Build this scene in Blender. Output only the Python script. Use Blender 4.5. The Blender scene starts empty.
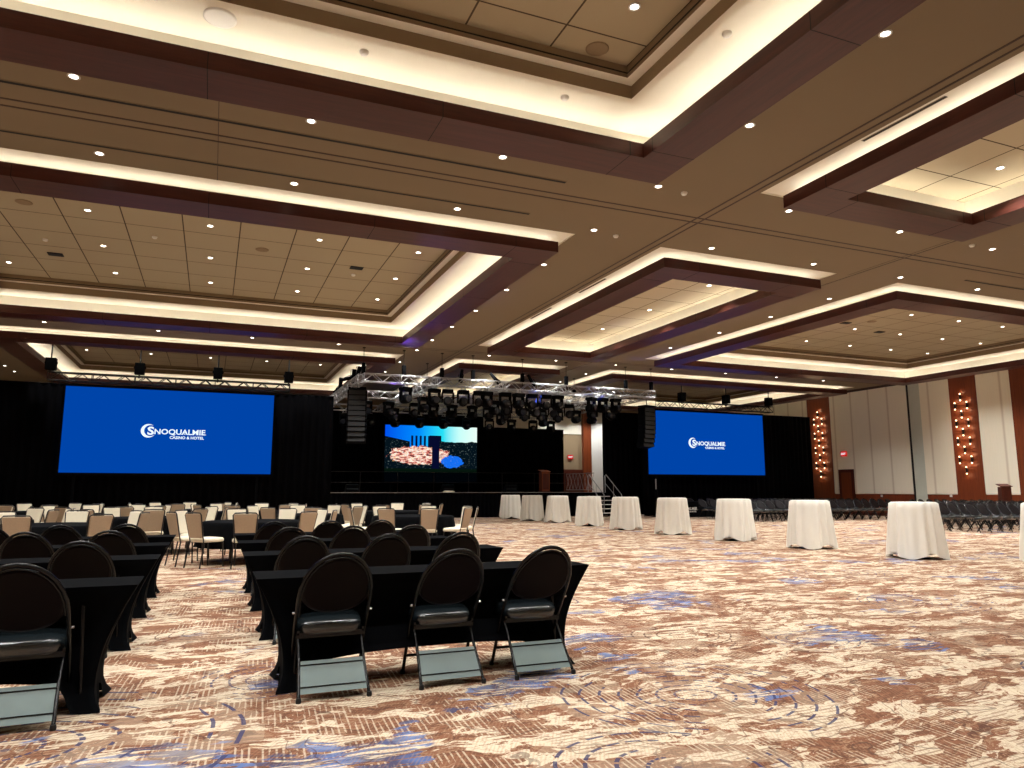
import bpy, bmesh, math, random
from mathutils import Vector, Matrix, Euler
random.seed(7)
C = bpy.context.scene.collection
PI = math.pi
CAM_H = 1.323
F_PX = 719.9
YAW, PITCH = 0.39209, 0.14585

# ------------------------------------------------------------------ helpers
def lin(c):
    return tuple(((v/255)/12.92 if v/255 <= .04045 else ((v/255+.055)/1.055)**2.4) for v in c)

class Sh:
    def __init__(s, name):
        s.m = bpy.data.materials.new(name); s.m.use_nodes = True
        s.nt = s.m.node_tree; s.b = s.nt.nodes['Principled BSDF']
    def n(s, t, **k):
        o = s.nt.nodes.new(t)
        for a, v in k.items(): setattr(o, a, v)
        return o
    def put(s, sock, v):
        if isinstance(v, bpy.types.NodeSocket): s.nt.links.new(v, sock)
        elif v is not None: sock.default_value = v
    def coord(s, kind='Object'): return s.n('ShaderNodeTexCoord').outputs[kind]
    def mapv(s, v, scale=(1,1,1), rot=(0,0,0), loc=(0,0,0)):
        o = s.n('ShaderNodeMapping'); s.put(o.inputs[0], v)
        o.inputs['Scale'].default_value = scale; o.inputs['Rotation'].default_value = rot; o.inputs['Location'].default_value = loc
        return o.outputs[0]
    def noise(s, v, scale=1, detail=2, rough=.5, dist=0, out=0):
        o = s.n('ShaderNodeTexNoise'); s.put(o.inputs['Vector'], v)
        for k, x in (('Scale',scale),('Detail',detail),('Roughness',rough),('Distortion',dist)): o.inputs[k].default_value = x
        return o.outputs[out]
    def math(s, op, a, b=None, c=None):
        o = s.n('ShaderNodeMath', operation=op)
        for i, x in enumerate((a,b,c)):
            if x is not None: s.put(o.inputs[i], x)
        return o.outputs[0]
    def vmath(s, op, a, b=None, out=0):
        o = s.n('ShaderNodeVectorMath', operation=op); s.put(o.inputs[0], a)
        if b is not None: s.put(o.inputs[1], b)
        return o.outputs[out]
    def mix(s, f, a, b):
        o = s.n('ShaderNodeMix', data_type='RGBA')
        s.put(o.inputs[0], f); s.put(o.inputs[6], a if isinstance(a, bpy.types.NodeSocket) else (*a,1)); s.put(o.inputs[7], b if isinstance(b, bpy.types.NodeSocket) else (*b,1))
        return o.outputs[2]
    def ramp(s, f, stops, interp='LINEAR'):
        o = s.n('ShaderNodeValToRGB'); s.put(o.inputs[0], f); cr = o.color_ramp; cr.interpolation = interp
        while len(cr.elements) < len(stops): cr.elements.new(.5)
        for e, (p, c) in zip(cr.elements, stops):
            e.position = p; e.color = (*c,1) if len(c) == 3 else c
        return o.outputs[0]
    def step(s, f, lo, hi):
        o = s.n('ShaderNodeMapRange'); o.clamp = True; s.put(o.inputs[0], f); o.inputs[1].default_value = lo; o.inputs[2].default_value = hi
        return o.outputs[0]
    def sep(s, v):
        o = s.n('ShaderNodeSeparateXYZ'); s.put(o.inputs[0], v); return o.outputs
    def bump(s, h, strength=.3, dist=.01):
        o = s.n('ShaderNodeBump'); o.inputs['Strength'].default_value = strength; o.inputs['Distance'].default_value = dist
        s.put(o.inputs['Height'], h); s.put(s.b.inputs['Normal'], o.outputs[0])

def mat(name, rgb, rough=.6, metal=0., spec=.5, var=.12, vs=8, sheen=0.):
    s = Sh(name); base = lin(rgb)
    v = s.coord()
    f = s.noise(v, vs, 3)
    s.put(s.b.inputs['Base Color'], s.mix(f, tuple(x*(1-var) for x in base), tuple(min(1, x*(1+var)) for x in base)))
    s.b.inputs['Roughness'].default_value = rough; s.b.inputs['Metallic'].default_value = metal
    s.b.inputs['Specular IOR Level'].default_value = spec
    if sheen: s.b.inputs['Sheen Weight'].default_value = sheen
    return s.m

def emis(name, rgb, strength):
    s = Sh(name); s.put(s.b.inputs['Base Color'], (0,0,0,1)); s.b.inputs['Specular IOR Level'].default_value = 0; s.put(s.b.inputs['Emission Color'], (*lin(rgb),1))
    s.b.inputs['Emission Strength'].default_value = strength; return s.m

def wood(name, c1, c2, axis=0, rough=.35):
    s = Sh(name); sc = [9,9,9]; sc[axis] = .6
    v = s.mapv(s.coord(), tuple(sc))
    f = s.noise(v, 1.2, 5, .6, .6)
    g = s.noise(s.mapv(s.coord(), tuple(x*5 for x in sc)), 1.5, 3)
    f = s.math('ADD', s.math('MULTIPLY', f, .7), s.math('MULTIPLY', g, .3))
    s.put(s.b.inputs['Base Color'], s.ramp(f, [(.3, lin(c1)), (.7, lin(c2))]))
    s.b.inputs['Roughness'].default_value = rough+.08; s.b.inputs['Specular IOR Level'].default_value = .3
    return s.m

class MB:
    def __init__(s): s.v = []; s.f = []; s.mi = []; s.cur = 0; s.sm = []
    def add(s, vs, fs, smooth=False):
        o = len(s.v); s.v += [tuple(v) for v in vs]
        for f in fs: s.f.append([i+o for i in f]); s.mi.append(s.cur); s.sm.append(smooth)
        return s
    def box(s, x0, x1, y0, y1, z0, z1):
        vs = [(x,y,z) for z in (z0,z1) for y in (y0,y1) for x in (x0,x1)]
        return s.add(vs, [(0,2,3,1),(4,5,7,6),(0,1,5,4),(2,6,7,3),(0,4,6,2),(1,3,7,5)])
    def obox(s, c, size, rot=(0,0,0)):
        R = Euler(rot).to_matrix(); hx, hy, hz = (a/2 for a in size)
        vs = [Vector(c)+R@Vector((x,y,z)) for z in (-hz,hz) for y in (-hy,hy) for x in (-hx,hx)]
        return s.add(vs, [(0,2,3,1),(4,5,7,6),(0,1,5,4),(2,6,7,3),(0,4,6,2),(1,3,7,5)])
    def tube(s, pts, r, n=8, cap=True, closed=False):
        pts = [Vector(p) for p in pts]; rings = []; L = len(pts); up = None
        for i, p in enumerate(pts):
            if closed: d = pts[(i+1)%L]-pts[i-1]
            else: d = pts[min(i+1,L-1)]-pts[max(i-1,0)]
            d.normalize()
            if up is None:
                up = Vector((0,0,1)) if abs(d.z) < .9 else Vector((0,1,0))
            a = d.cross(up); 
            if a.length < 1e-5: a = d.orthogonal()
            a.normalize(); b = a.cross(d).normalized(); up = b
            rr = r[i] if isinstance(r, (list,tuple)) else r
            rings.append([p+a*math.cos(t*2*PI/n)*rr+b*math.sin(t*2*PI/n)*rr for t in range(n)])
        vs = [q for rg in rings for q in rg]; fs = []
        for i in range(L if closed else L-1):
            j = (i+1) % L
            for t in range(n):
                u = (t+1) % n; fs.append((i*n+t, i*n+u, j*n+u, j*n+t))
        s.add(vs, fs, True)
        if cap and not closed:
            s.add(rings[0], [tuple(range(n))]); s.add(rings[-1], [tuple(range(n))[::-1]])
        return s
    def lathe(s, prof, n=24, c=(0,0,0), axis='z'):
        vs = []
        for r, z in prof:
            for t in range(n):
                a = 2*PI*t/n
                p = (r*math.cos(a), r*math.sin(a), z)
                if axis == 'y': p = (p[0], p[2], p[1])
                vs.append((c[0]+p[0], c[1]+p[1], c[2]+p[2]))
        fs = []
        for i in range(len(prof)-1):
            for t in range(n):
                u = (t+1) % n; fs.append((i*n+t, i*n+u, (i+1)*n+u, (i+1)*n+t))
        s.add(vs, fs, True)
        s.add(vs[:n], [tuple(range(n))[::-1]]); s.add(vs[-n:], [tuple(range(n))])
        return s
    def build(s, name, mats, parent=None, bevel=0, loc=None, solid=0):
        me = bpy.data.meshes.new(name); me.from_pydata(s.v, [], s.f)
        if not isinstance(mats, (list,tuple)): mats = [mats]
        for m in mats: me.materials.append(m)
        me.polygons.foreach_set('material_index', s.mi); me.polygons.foreach_set('use_smooth', s.sm)
        bm = bmesh.new(); bm.from_mesh(me); bmesh.ops.recalc_face_normals(bm, faces=bm.faces); bm.to_mesh(me); bm.free()
        o = bpy.data.objects.new(name, me); C.objects.link(o)
        if parent: o.parent = parent
        if loc: o.location = loc
        if bevel:
            b = o.modifiers.new('Bevel', 'BEVEL'); b.width = bevel; b.segments = 2; b.limit_method = 'ANGLE'
        if solid:
            b = o.modifiers.new('Solid', 'SOLIDIFY'); b.thickness = solid; b.offset = 0
        return o

def tag(o, label=None, cat=None, group=None, kind=None):
    if label: o['label'] = label
    if cat: o['category'] = cat
    if group: o['group'] = group
    if kind: o['kind'] = kind
    return o
def empty(name, loc=(0,0,0), rz=0, label=None, cat=None, group=None):
    o = bpy.data.objects.new(name, None); C.objects.link(o); o.location = loc; o.rotation_euler.z = rz; o.empty_display_size = .1
    return tag(o, label, cat, group)
def copy_tree(o, parent=None):
    c = o.copy(); C.objects.link(c)
    if parent: c.parent = parent
    for ch in list(KIDS.get(o.name, [])): copy_tree(ch, c)
    return c
KIDS = {}
def freeze(root):      # remember the children of a prototype
    for o in bpy.data.objects:
        if o.parent: KIDS.setdefault(o.parent.name, [])
    for o in bpy.data.objects:
        if o.parent and o not in KIDS[o.parent.name]: KIDS[o.parent.name].append(o)
used = set()
def place(proto, loc, rz=0, label=None, group=None, scale=None, rot=None):
    if proto.name not in used: used.add(proto.name); o = proto
    else: o = copy_tree(proto)
    o.location = loc
    o.rotation_euler = rot if rot else (0,0,rz)
    if label: o['label'] = label
    if group: o['group'] = group
    if scale: o.scale = scale
    return o
ORD = ['first','second','third','fourth','fifth','sixth','seventh','eighth','ninth','tenth','eleventh','twelfth','thirteenth','fourteenth','fifteenth','sixteenth','seventeenth','eighteenth','nineteenth','twentieth','twenty-first','twenty-second','twenty-third','twenty-fourth']
FW = Vector((math.sin(YAW)*math.cos(PITCH), math.cos(YAW)*math.cos(PITCH), math.sin(PITCH)))
RT = Vector((math.cos(YAW), -math.sin(YAW), 0)); UP = RT.cross(FW)
def in_frame(p, m=0):  # used only to leave out repeats the photo shows nothing of
    v = Vector(p)-Vector((0,0,CAM_H)); d = v.dot(FW)
    if d < .1: return False
    x = 512+F_PX*v.dot(RT)/d; y = 384-F_PX*v.dot(UP)/d
    return -m < x < 1024+m and -m < y < 768+m

# ------------------------------------------------------------------ materials
M = {}
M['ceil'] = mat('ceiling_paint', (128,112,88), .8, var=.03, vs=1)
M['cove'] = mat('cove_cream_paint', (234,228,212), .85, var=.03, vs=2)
M['step'] = mat('beige_with_step_shade', (140,120,92), .85, var=.04, vs=2)  # beige deepened so the step faces hold their shade in the colour
M['woodx'] = wood('mahogany_grain_x', (58,27,22), (84,42,33), 0, .3)
M['woody'] = wood('mahogany_grain_y', (58,27,22), (84,42,33), 1, .3)
M['wallwood'] = wood('red_brown_wall_wood', (98,44,20), (128,62,30), 2, .35)
M['darkwood'] = wood('dark_red_wood', (58,22,14), (86,36,22), 2, .3)
M['black_cloth'] = mat('black_stretch_cloth', (7,8,10), .9, spec=.04, var=.2, vs=30)
M['drape'] = mat('black_drape_cloth', (5,5,7), .95, spec=.05, var=.2, vs=12)
M['vinyl'] = mat('black_vinyl', (12,5,6), .45, spec=.07, var=.15, vs=20)
M['seatv'] = mat('black_seat_vinyl', (26,33,36), .24, spec=.9, var=.1, vs=20)
M['steel_black'] = mat('black_enamel_tube', (6,7,8), .25, spec=.3, var=.1)
M['plate'] = mat('grey_green_metal_plate', (120,138,136), .45, spec=.5, var=.08)
M['chrome'] = mat('chrome', (200,200,200), .2, 1.0)
M['rubber'] = mat('black_rubber', (15,15,15), .7)
M['alu'] = mat('bright_aluminium', (165,165,165), .4, .7, var=.05)
M['fixture'] = mat('black_fixture_housing', (3,4,6), .65, spec=.05, var=.2)
M['lens'] = mat('fixture_lens_glass', (34,36,42), .15, .2)
M['ivory'] = mat('ivory_tablecloth', (234,231,220), .8, var=.03, vs=3, sheen=.2)
M['beige'] = mat('tan_woven_chair_back', (170,148,122), .8, var=.14, vs=55)
M['cream'] = mat('cream_upholstery', (232,222,198), .75, var=.05, vs=20)
M['bronze'] = mat('dark_bronze_frame', (26,20,18), .35, .3, var=.1)
M['white'] = mat('white_plastic', (228,226,220), .5, var=.03)
M['grille'] = mat('speaker_grille_grey', (178,172,158), .7, var=.05)
M['dkgrille'] = mat('tan_speaker_grille', (116,98,72), .8, var=.05)
M['slot'] = mat('black_slot', (8,8,8), .8)
M['seam'] = mat('brown_track_seam', (58,36,22), .6)
M['panelgrey'] = mat('grey_green_partition_panel', (196,200,186), .7, var=.04)
M['led'] = emis('warm_led_strip', (255,246,228), 35)
M['led_out'] = emis('outer_warm_led_strip', (255,243,224), 16)
M['lamp'] = emis('downlight_lens', (255,250,240), 12)
M['screenblue'] = emis('blue_screen', (0,68,168), 1.0)
M['screenwhite'] = emis('white_logo', (235,248,255), 1.1)
M['exit'] = emis('red_exit_sign', (205,22,20), .9)
M['sconce_glow'] = emis('sconce_glow', (255,215,170), 5)

def tile_material(name, x0, y0, pitch, base):
    s = Sh(name); v = s.coord(); X, Y, Z = s.sep(v)
    def line(c, o):
        f = s.math('FRACT', s.math('DIVIDE', s.math('SUBTRACT', c, o-100*pitch), pitch))
        d = s.math('MINIMUM', f, s.math('SUBTRACT', 1.0, f))
        return s.math('LESS_THAN', d, .011)
    m = s.math('MAXIMUM', line(X, x0), line(Y, y0))
    n = s.noise(v, 90, 2)
    c = s.mix(n, tuple(x*.92 for x in lin(base)), lin(base))
    s.put(s.b.inputs['Base Color'], s.mix(m, c, lin((74,60,40)))); s.b.inputs['Roughness'].default_value = .9
    return s.m

def carpet():
    s = Sh('patterned_carpet'); P = s.coord()
    # gentle warp
    w = s.noise(P, .55, 3, .5, 0, 1)
    Pw = s.vmath('ADD', P, s.vmath('MULTIPLY', s.vmath('SUBTRACT', w, (.5,.5,.5)), (.8,.8,0)))
    w2 = s.noise(P, 3.2, 2, .5, 0, 1)
    Pf = s.vmath('ADD', Pw, s.vmath('MULTIPLY', s.vmath('SUBTRACT', w2, (.5,.5,.5)), (.16,.16,0)))
    cream, sand, tan, brown, rust, dark = lin((226,210,182)), lin((200,174,150)), lin((168,132,104)), lin((116,78,58)), lin((138,94,70)), lin((78,54,48))
    def cells(v, sx, sy, rot):
        o = s.n('ShaderNodeTexVoronoi'); o.feature = 'F1'; s.put(o.inputs['Vector'], s.mapv(v, (sx,sy,1), (0,0,rot))); o.inputs['Scale'].default_value = 1; o.inputs['Randomness'].default_value = 1
        return o.outputs['Position']
    c1 = cells(Pf, 5.5, 17, -.25)
    a1 = s.noise(s.mapv(c1, (.22,.12,1)), 1, 4, .75)
    a2 = s.noise(s.mapv(Pf, (.8,1.5,1), (0,0,-.2)), 2.6, 6, .68, .2)
    a = s.math('ADD', s.math('MULTIPLY', a1, .5), s.math('MULTIPLY', a2, .5))
    base = s.ramp(a, [(.0, brown), (.40, rust), (.435, brown), (.468, tan), (.478, rust), (.504, sand), (.514, cream), (.545, sand), (.556, cream), (.592, rust), (.612, cream), (.67, brown)], 'CONSTANT')
    # brown line hatching in blocks, two directions
    X, Y, Z = s.sep(Pw)
    for k, (rot, sc, seed) in enumerate(((.06,30,3.1),(1.5,24,9.7))):
        q = s.mapv(P, (1,1,1), (0,0,rot)); qx, qy, qz = s.sep(q)
        fr = s.math('FRACT', s.math('MULTIPLY', qx, sc)); 
        dash = s.math('GREATER_THAN', s.noise(s.mapv(q, (sc,3,1)), 1, 1), .45)
        ln = s.math('MULTIPLY', s.math('LESS_THAN', fr, .32), dash)
        blk = s.math('GREATER_THAN', s.noise(s.mapv(Pf, (1,1,1), (0,0,0), (seed,seed,0)), 1.7, 3, .65), .49)
        base = s.mix(s.math('MULTIPLY', s.math('MULTIPLY', ln, blk), .6), base, brown if k else cream)
    # blue patches with stroke texture
    bl = s.noise(s.mapv(Pf, (1,1,1), (0,0,0), (21.3,4.2,0)), .8, 4, .6)
    for (bx_, by_, br_) in ((5.3,7.7,1.0),(5.5,4.6,.75),(4.5,3.9,.5),(1.75,4.65,.55),(.75,3.8,.5),(-.2,4.3,.45),(9.5,11,1.2),(2.2,3.6,.35)):
        dd = s.vmath('LENGTH', s.vmath('MULTIPLY', s.vmath('SUBTRACT', P, (bx_,by_,0)), (1,1,0)), out=1)
        bl = s.math('ADD', bl, s.math('MULTIPLY', s.step(dd, br_, 0), .16))
    st = s.noise(s.mapv(Pf, (3,26,1), (0,0,.5)), 1, 2)
    bl = s.math('ADD', bl, s.math('MULTIPLY', s.math('SUBTRACT', a1, .5), .25))
    bm_ = s.math('MULTIPLY', s.step(bl, .605, .62), s.math('GREATER_THAN', st, .47))
    base = s.mix(s.math('MULTIPLY', bm_, .85), base, s.mix(s.step(s.noise(P, 4, 2), .42, .62), lin((58,70,106)), lin((86,126,186))))
    # fine woven strokes everywhere
    q = s.mapv(P, (1,1,1), (0,0,.5)); qx, qy, qz = s.sep(q)
    fs_ = s.math('MULTIPLY', s.math('LESS_THAN', s.math('FRACT', s.math('MULTIPLY', qx, 48)), .45), s.math('GREATER_THAN', s.noise(s.mapv(q, (48,5,1)), 1, 1), .46))
    base = s.mix(s.math('MULTIPLY', fs_, .28), base, tan)
    # thin dark contour lines
    cn = s.noise(s.mapv(Pf, (1,1,1), (0,0,0), (7,2,0)), 1.1, 3)
    cl = s.math('LESS_THAN', s.math('ABSOLUTE', s.math('SUBTRACT', s.math('FRACT', s.math('MULTIPLY', cn, 9)), .5)), .035)
    base = s.mix(s.math('MULTIPLY', cl, .55), base, dark)
    # concentric dashed rings at their places
    rings = [(3.0,4.15,.95),(4.04,5.79,.55),(5.02,5.15,.5),(7.86,6.3,.8),(6.63,4.62,.6),(.42,5.6,.55),(-.9,4.6,1.3),(.0,7.5,.5),(3.7,8.2,.6),(6.2,3.2,.8),(5.6,10.5,.9),(9.5,9.0,1.0),(9.8,14.5,1.0),(14.5,9.5,1.2),(2.5,10.8,.8),(8.2,11.8,.8),(.2,10.3,.6),(16.5,14,1.3),(2.1,3.1,.7)]
    Pr = s.vmath('ADD', P, s.vmath('MULTIPLY', s.vmath('SUBTRACT', w, (.5,.5,.5)), (.35,.35,0)))
    for i, (cx, cy, R) in enumerate(rings):
        d = s.vmath('SUBTRACT', Pr, (cx, cy, 0)); dx, dy, dz = s.sep(s.vmath('MULTIPLY', d, (1,1,0)))
        # undo the mean warp
        r = s.vmath('LENGTH', s.vmath('MULTIPLY', d, (1,1,0)), out=1)
        th = s.math('ARCTAN2', dy, dx)
        n = 8 if R > .7 else 5
        fr = s.math('FRACT', s.math('MULTIPLY', r, n/R))
        dash = s.math('GREATER_THAN', s.math('SINE', s.math('MULTIPLY', th, 22 + 6*(i % 3))), -.6)
        gap = s.math('GREATER_THAN', s.noise(s.mapv(P, (1,1,1), (0,0,0), (i*3.3,1,0)), 1.5, 1), .43)
        ln = s.math('MULTIPLY', s.math('MULTIPLY', s.math('LESS_THAN', fr, .15), dash), s.math('MULTIPLY', gap, s.math('LESS_THAN', r, R)))
        fillm = s.math('MULTIPLY', s.math('LESS_THAN', r, R*.97), s.math('GREATER_THAN', s.noise(Pf, 3, 1), .5))
        base = s.mix(s.math('MULTIPLY', fillm, .18), base, cream)
        base = s.mix(s.math('MULTIPLY', ln, .85), base, lin((48,58,98)) if i % 3 != 1 else lin((74,46,40)))
    # pile
    g = s.noise(P, 260, 2)
    base = s.mix(s.math('MULTIPLY', s.math('SUBTRACT', 1.0, g), .28), base, dark)
    s.put(s.b.inputs['Base Color'], base); s.b.inputs['Roughness'].default_value = .95; s.b.inputs['Specular IOR Level'].default_value = .1
    s.bump(g, .35, .004)
    return s.m
M['carpet'] = carpet()

def fabric_panel():
    s = Sh('striped_cream_wall_fabric'); v = s.coord(); X, Y, Z = s.sep(v)
    f = s.math('FRACT', s.math('DIVIDE', s.math('ADD', Y, 100.35), 1.16))
    d = s.math('ABSOLUTE', s.math('SUBTRACT', f, .5))
    st = s.step(d, .07, .0)
    fine = s.noise(s.mapv(v, (1,60,1)), 1, 1)
    c = s.mix(fine, lin((234,226,204)), lin((246,238,218)))
    s.put(s.b.inputs['Base Color'], s.mix(s.math('MULTIPLY', st, .55), c, lin((176,152,122)))); s.b.inputs['Roughness'].default_value = .85
    return s.m
M['fabric'] = fabric_panel()

# ------------------------------------------------------------------ room shell
ZM, ZR, ZB = 6.7, 7.3, 6.35
XL, XR, YB, YF = -17.0, 32.0, -4.0, 43.0
def S(name, mb, m, parent=None, **k):
    o = mb.build(name, m, parent, **k)
    if not parent: o['kind'] = 'structure'
    return o
fl = MB(); fl.add([(XL,YB,0),(XR,YB,0),(XR,YF,0),(XL,YF,0)], [(0,1,2,3)]); floor = S('floor', fl, M['carpet'])
cols = [(-7.5,6.85,'w'),(9.0,14.23,'n'),(16.35,31.2,'w')]
rows = [(-2.0,9.85),(13.05,25.1),(27.95,40.0)]
# main ceiling with the coffer openings cut out (one slab built from strips)
xs = [XL]+[v for c in cols for v in c[:2]]+[XR]; ys = [YB]+[v for r in rows for v in r]+[YF]
cm = MB()
for j in range(len(ys)-1):
    for i in range(len(xs)-1):
        if i % 2 == 1 and j % 2 == 1: continue
        cm.add([(xs[i],ys[j],ZM),(xs[i+1],ys[j],ZM),(xs[i+1],ys[j+1],ZM),(xs[i],ys[j+1],ZM)], [(0,3,2,1)])
ceiling = S('ceiling', cm, M['ceil'])
top = MB().box(XL-.2, XR+.2, YB-.2, YF+.2, 7.75, 7.85); S('ceiling', top, M['step'])
# seams: partition tracks running both ways, double lines
sm = MB()
for y in (11.3, 11.52, 26.35, 26.6): sm.box(XL, XR, y-.018, y+.018, ZM-.006, ZM+.004)
for x in (8.68, 8.86): sm.box(x-.018, x+.018, YB, YF, ZM-.006, ZM+.004)
for x in (14.72,): sm.box(x-.012, x+.012, YB, YF, ZM-.006, ZM+.004)
S('trim_1', sm, M['seam'])
pj = MB()
for x in (-.2, 14.6): pj.box(x-.005, x+.005, 9.85, 13.05, ZM-.004, ZM+.004)
S('trim_2', pj, M['seam'])

trim_n = 3
def T(mb, m):
    global trim_n
    o = S('trim_%d' % trim_n, mb, m); trim_n += 1; return o
ZN, ZT, ZSTRIP, BODY = 7.0, 7.30, 6.73, .62
ZW = 6.92
def coffer(x0, x1, y0, y1, kind):
    def frame4(mb, a, b, z0, z1):        # four boxes between insets a < b
        mb.box(x0+a, x1-a, y0+a, y0+b, z0, z1); mb.box(x0+a, x1-a, y1-b, y1-a, z0, z1)
        mb.box(x0+a, x0+b, y0+b, y1-b, z0, z1); mb.box(x1-b, x1-a, y0+b, y1-b, z0, z1)
    def ring(mb, a, b, z):
        A = [(x0+a,y0+a,z),(x1-a,y0+a,z),(x1-a,y1-a,z),(x0+a,y1-a,z)]; B = [(x0+b,y0+b,z),(x1-b,y0+b,z),(x1-b,y1-b,z),(x0+b,y1-b,z)]
        mb.add(A+B, [(0,4,5,1),(1,5,6,2),(2,6,7,3),(3,7,4,0)])
    def face(mb, a, z0, z1):
        A = [(x0+a,y0+a),(x1-a,y0+a),(x1-a,y1-a),(x0+a,y1-a)]
        mb.add([(*p,z0) for p in A]+[(*p,z1) for p in A], [(0,1,5,4),(1,2,6,5),(2,3,7,6),(3,0,4,7)])
    wm = MB(); ring(wm, 0, BODY, ZSTRIP); face(wm, 0, ZM, ZSTRIP); frame4(wm, BODY-.02, BODY+.02, ZB+.02, (ZW if kind == 'w' else ZN)+.01)
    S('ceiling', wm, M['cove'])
    if kind == 'w':
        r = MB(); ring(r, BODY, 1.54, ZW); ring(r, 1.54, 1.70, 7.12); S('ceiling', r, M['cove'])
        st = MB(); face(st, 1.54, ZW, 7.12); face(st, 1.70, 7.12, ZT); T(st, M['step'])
        sl = MB(); frame4(sl, 1.692, 1.704, 7.18, 7.20); T(sl, M['slot'])
        t = MB(); a = 1.70; t.add([(x0+a,y0+a,ZT),(x1-a,y0+a,ZT),(x1-a,y1-a,ZT),(x0+a,y1-a,ZT)], [(0,3,2,1)])
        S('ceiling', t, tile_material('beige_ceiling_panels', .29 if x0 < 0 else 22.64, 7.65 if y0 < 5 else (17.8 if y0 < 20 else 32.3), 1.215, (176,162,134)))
    else:
        t = MB(); a = BODY; t.add([(x0+a,y0+a,ZN),(x1-a,y0+a,ZN),(x1-a,y1-a,ZN),(x0+a,y1-a,ZN)], [(0,3,2,1)])
        S('ceiling', t, tile_material('cove_lit_panels', 12.18, 8.47 if y0 < 5 else 22.6, 1.185, (200,188,160)))  # same beige panels as the wide coffers; cove light is in the paler colour
    # mahogany trough around the soffit, hiding a light strip on either side
    g, W, lip = .27, .74, .03
    fx = MB(); fy = MB()
    for (ya, yb) in ((y0+g, y0+g+W), (y1-g-W, y1-g)):
        fx.box(x0+g, x1-g, ya, yb, ZB, ZB+.02)
        near = ya < (y0+y1)/2
        yo, yi = (ya, yb-lip) if near else (yb-lip, ya)
        fx.box(x0+g, x1-g, yo, yo+lip, ZB+.02, 6.58); fx.box(x0+g+W-lip, x1-g-W+lip, yi, yi+lip, ZB+.02, 6.58)
    for (xa, xb) in ((x0+g, x0+g+W), (x1-g-W, x1-g)):
        fy.box(xa, xb, y0+g+W, y1-g-W, ZB, ZB+.02)
        near = xa < (x0+x1)/2
        xo, xi = (xa, xb-lip) if near else (xb-lip, xa)
        fy.box(xo, xo+lip, y0+g+lip, y1-g-lip, ZB+.02, 6.58); fy.box(xi, xi+lip, y0+g+W, y1-g-W, ZB+.02, 6.58)
    T(fx, M['woodx']); T(fy, M['woody'])
    jm = MB()
    def joints(a, b):
        a += 1.25; b -= 1.25; n = max(1, round((b-a)/2.8)); return [a+(b-a)*i/n for i in range(n+1)]
    for xx in joints(x0, x1):
        for (ya, yb) in ((y0+g, y0+g+W), (y1-g-W, y1-g)): jm.box(xx-.005, xx+.005, ya-.002, yb+.002, ZB-.002, 6.575)
    for yy in joints(y0, y1):
        for (xa, xb) in ((x0+g, x0+g+W), (x1-g-W, x1-g)): jm.box(xa-.002, xb+.002, yy-.005, yy+.005, ZB-.002, 6.575)
    T(jm, M['slot'])
    for off, z, m in ((.44, 6.49, 'led_out'), (.73, 6.47 if kind == 'n' else 6.40, 'led')):
        lm = MB(); ring(lm, off, off+.04, z); T(lm, M[m])
for (y0, y1) in rows:
    for (x0, x1, k) in cols: coffer(x0, x1, y0, y1, k)

# ------------------------------------------------------------------ ceiling fixtures
LIGHTS = []
def spot(x, y, z, power, ang=2.0, blend=.6, col=(1,.995,.98), size=.06, rot=(0,0,0)):
    key = (round(power), round(ang,2), col)
    l = bpy.data.lights.new('spot_lamp', 'SPOT'); l.energy = power; l.spot_size = ang; l.spot_blend = blend; l.color = col; l.shadow_soft_size = size
    o = bpy.data.objects.new('spot_lamp', l); C.objects.link(o); o.location = (x,y,z); o.rotation_euler = rot
    return o
SP = 395
dp = empty('downlight', cat='ceiling light')
MB().lathe([(.078,0),(.078,-.008),(.06,-.008),(.052,.0)], 20).build('trim_ring', M['white'], dp)
MB().lathe([(.052,-.004),(.001,-.006)], 16).build('lens', M['lamp'], dp)
freeze(dp)
dl_rows = []
xs_m = [-8.6,-5.3,-1.97,1.06,4.1,7.1,10.1,13.1,16.0,18.9,21.9,24.9,27.9,30.4]
def name_row(pts, desc, group, power=SP, z=ZM):
    vis = sorted([p for p in pts if in_frame((*p, z), 2)], key=lambda p: (Vector((p[0],p[1],0)).dot(RT))/(Vector((p[0],p[1],z-CAM_H)).dot(FW)))
    for i, p in enumerate(vis):
        place(dp, (*p, z-.001), 0, 'round recessed downlight, %s from left %s' % (ORD[i], desc), group)
    for p in pts:
        if (p[0] > 31): continue
        spot(p[0], p[1], z-.03, power)
name_row([(x, 10.31) for x in xs_m], 'in the row before the near cross seam', 'downlights of the tan main ceiling')
name_row([(x, 12.68) for x in xs_m], 'in the row past the near cross seam', 'downlights of the tan main ceiling')
name_row([(x, 25.6) for x in (5.7,)], 'by the far end of the left coffer', 'downlights of the tan main ceiling')
name_row([(x, 26.85) for x in xs_m[1:-1]], 'in the row before the farthest coffers', 'downlights of the tan main ceiling')
name_row([(7.12, y) for y in (5.58,7.94,15.2,17.6,20.1,22.45,24.8,29.7,32.5)], 'in the line left of the double track', 'downlights of the tan main ceiling')
name_row([(15.95, y) for y in (14.95,17.3,19.8,22.7,29.5,32.2)], 'in the line beside the far right coffer', 'downlights of the tan main ceiling')
name_row([(-8.65, y) for y in (34.5,37.2,38.9)], 'in the ceiling corner at far left', 'downlights of the tan main ceiling')
tx = [-5.30,-2.80,-.353,2.09,4.54]
TP = 300
for y, d in ((14.75,'nearest'),(17.22,'second'),(19.7,'third'),(22.15,'farthest')):
    name_row([(x, y) for x in tx], 'in the %s panel row, big left coffer' % d, 'downlights of the big left coffer', TP, 7.299)
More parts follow.
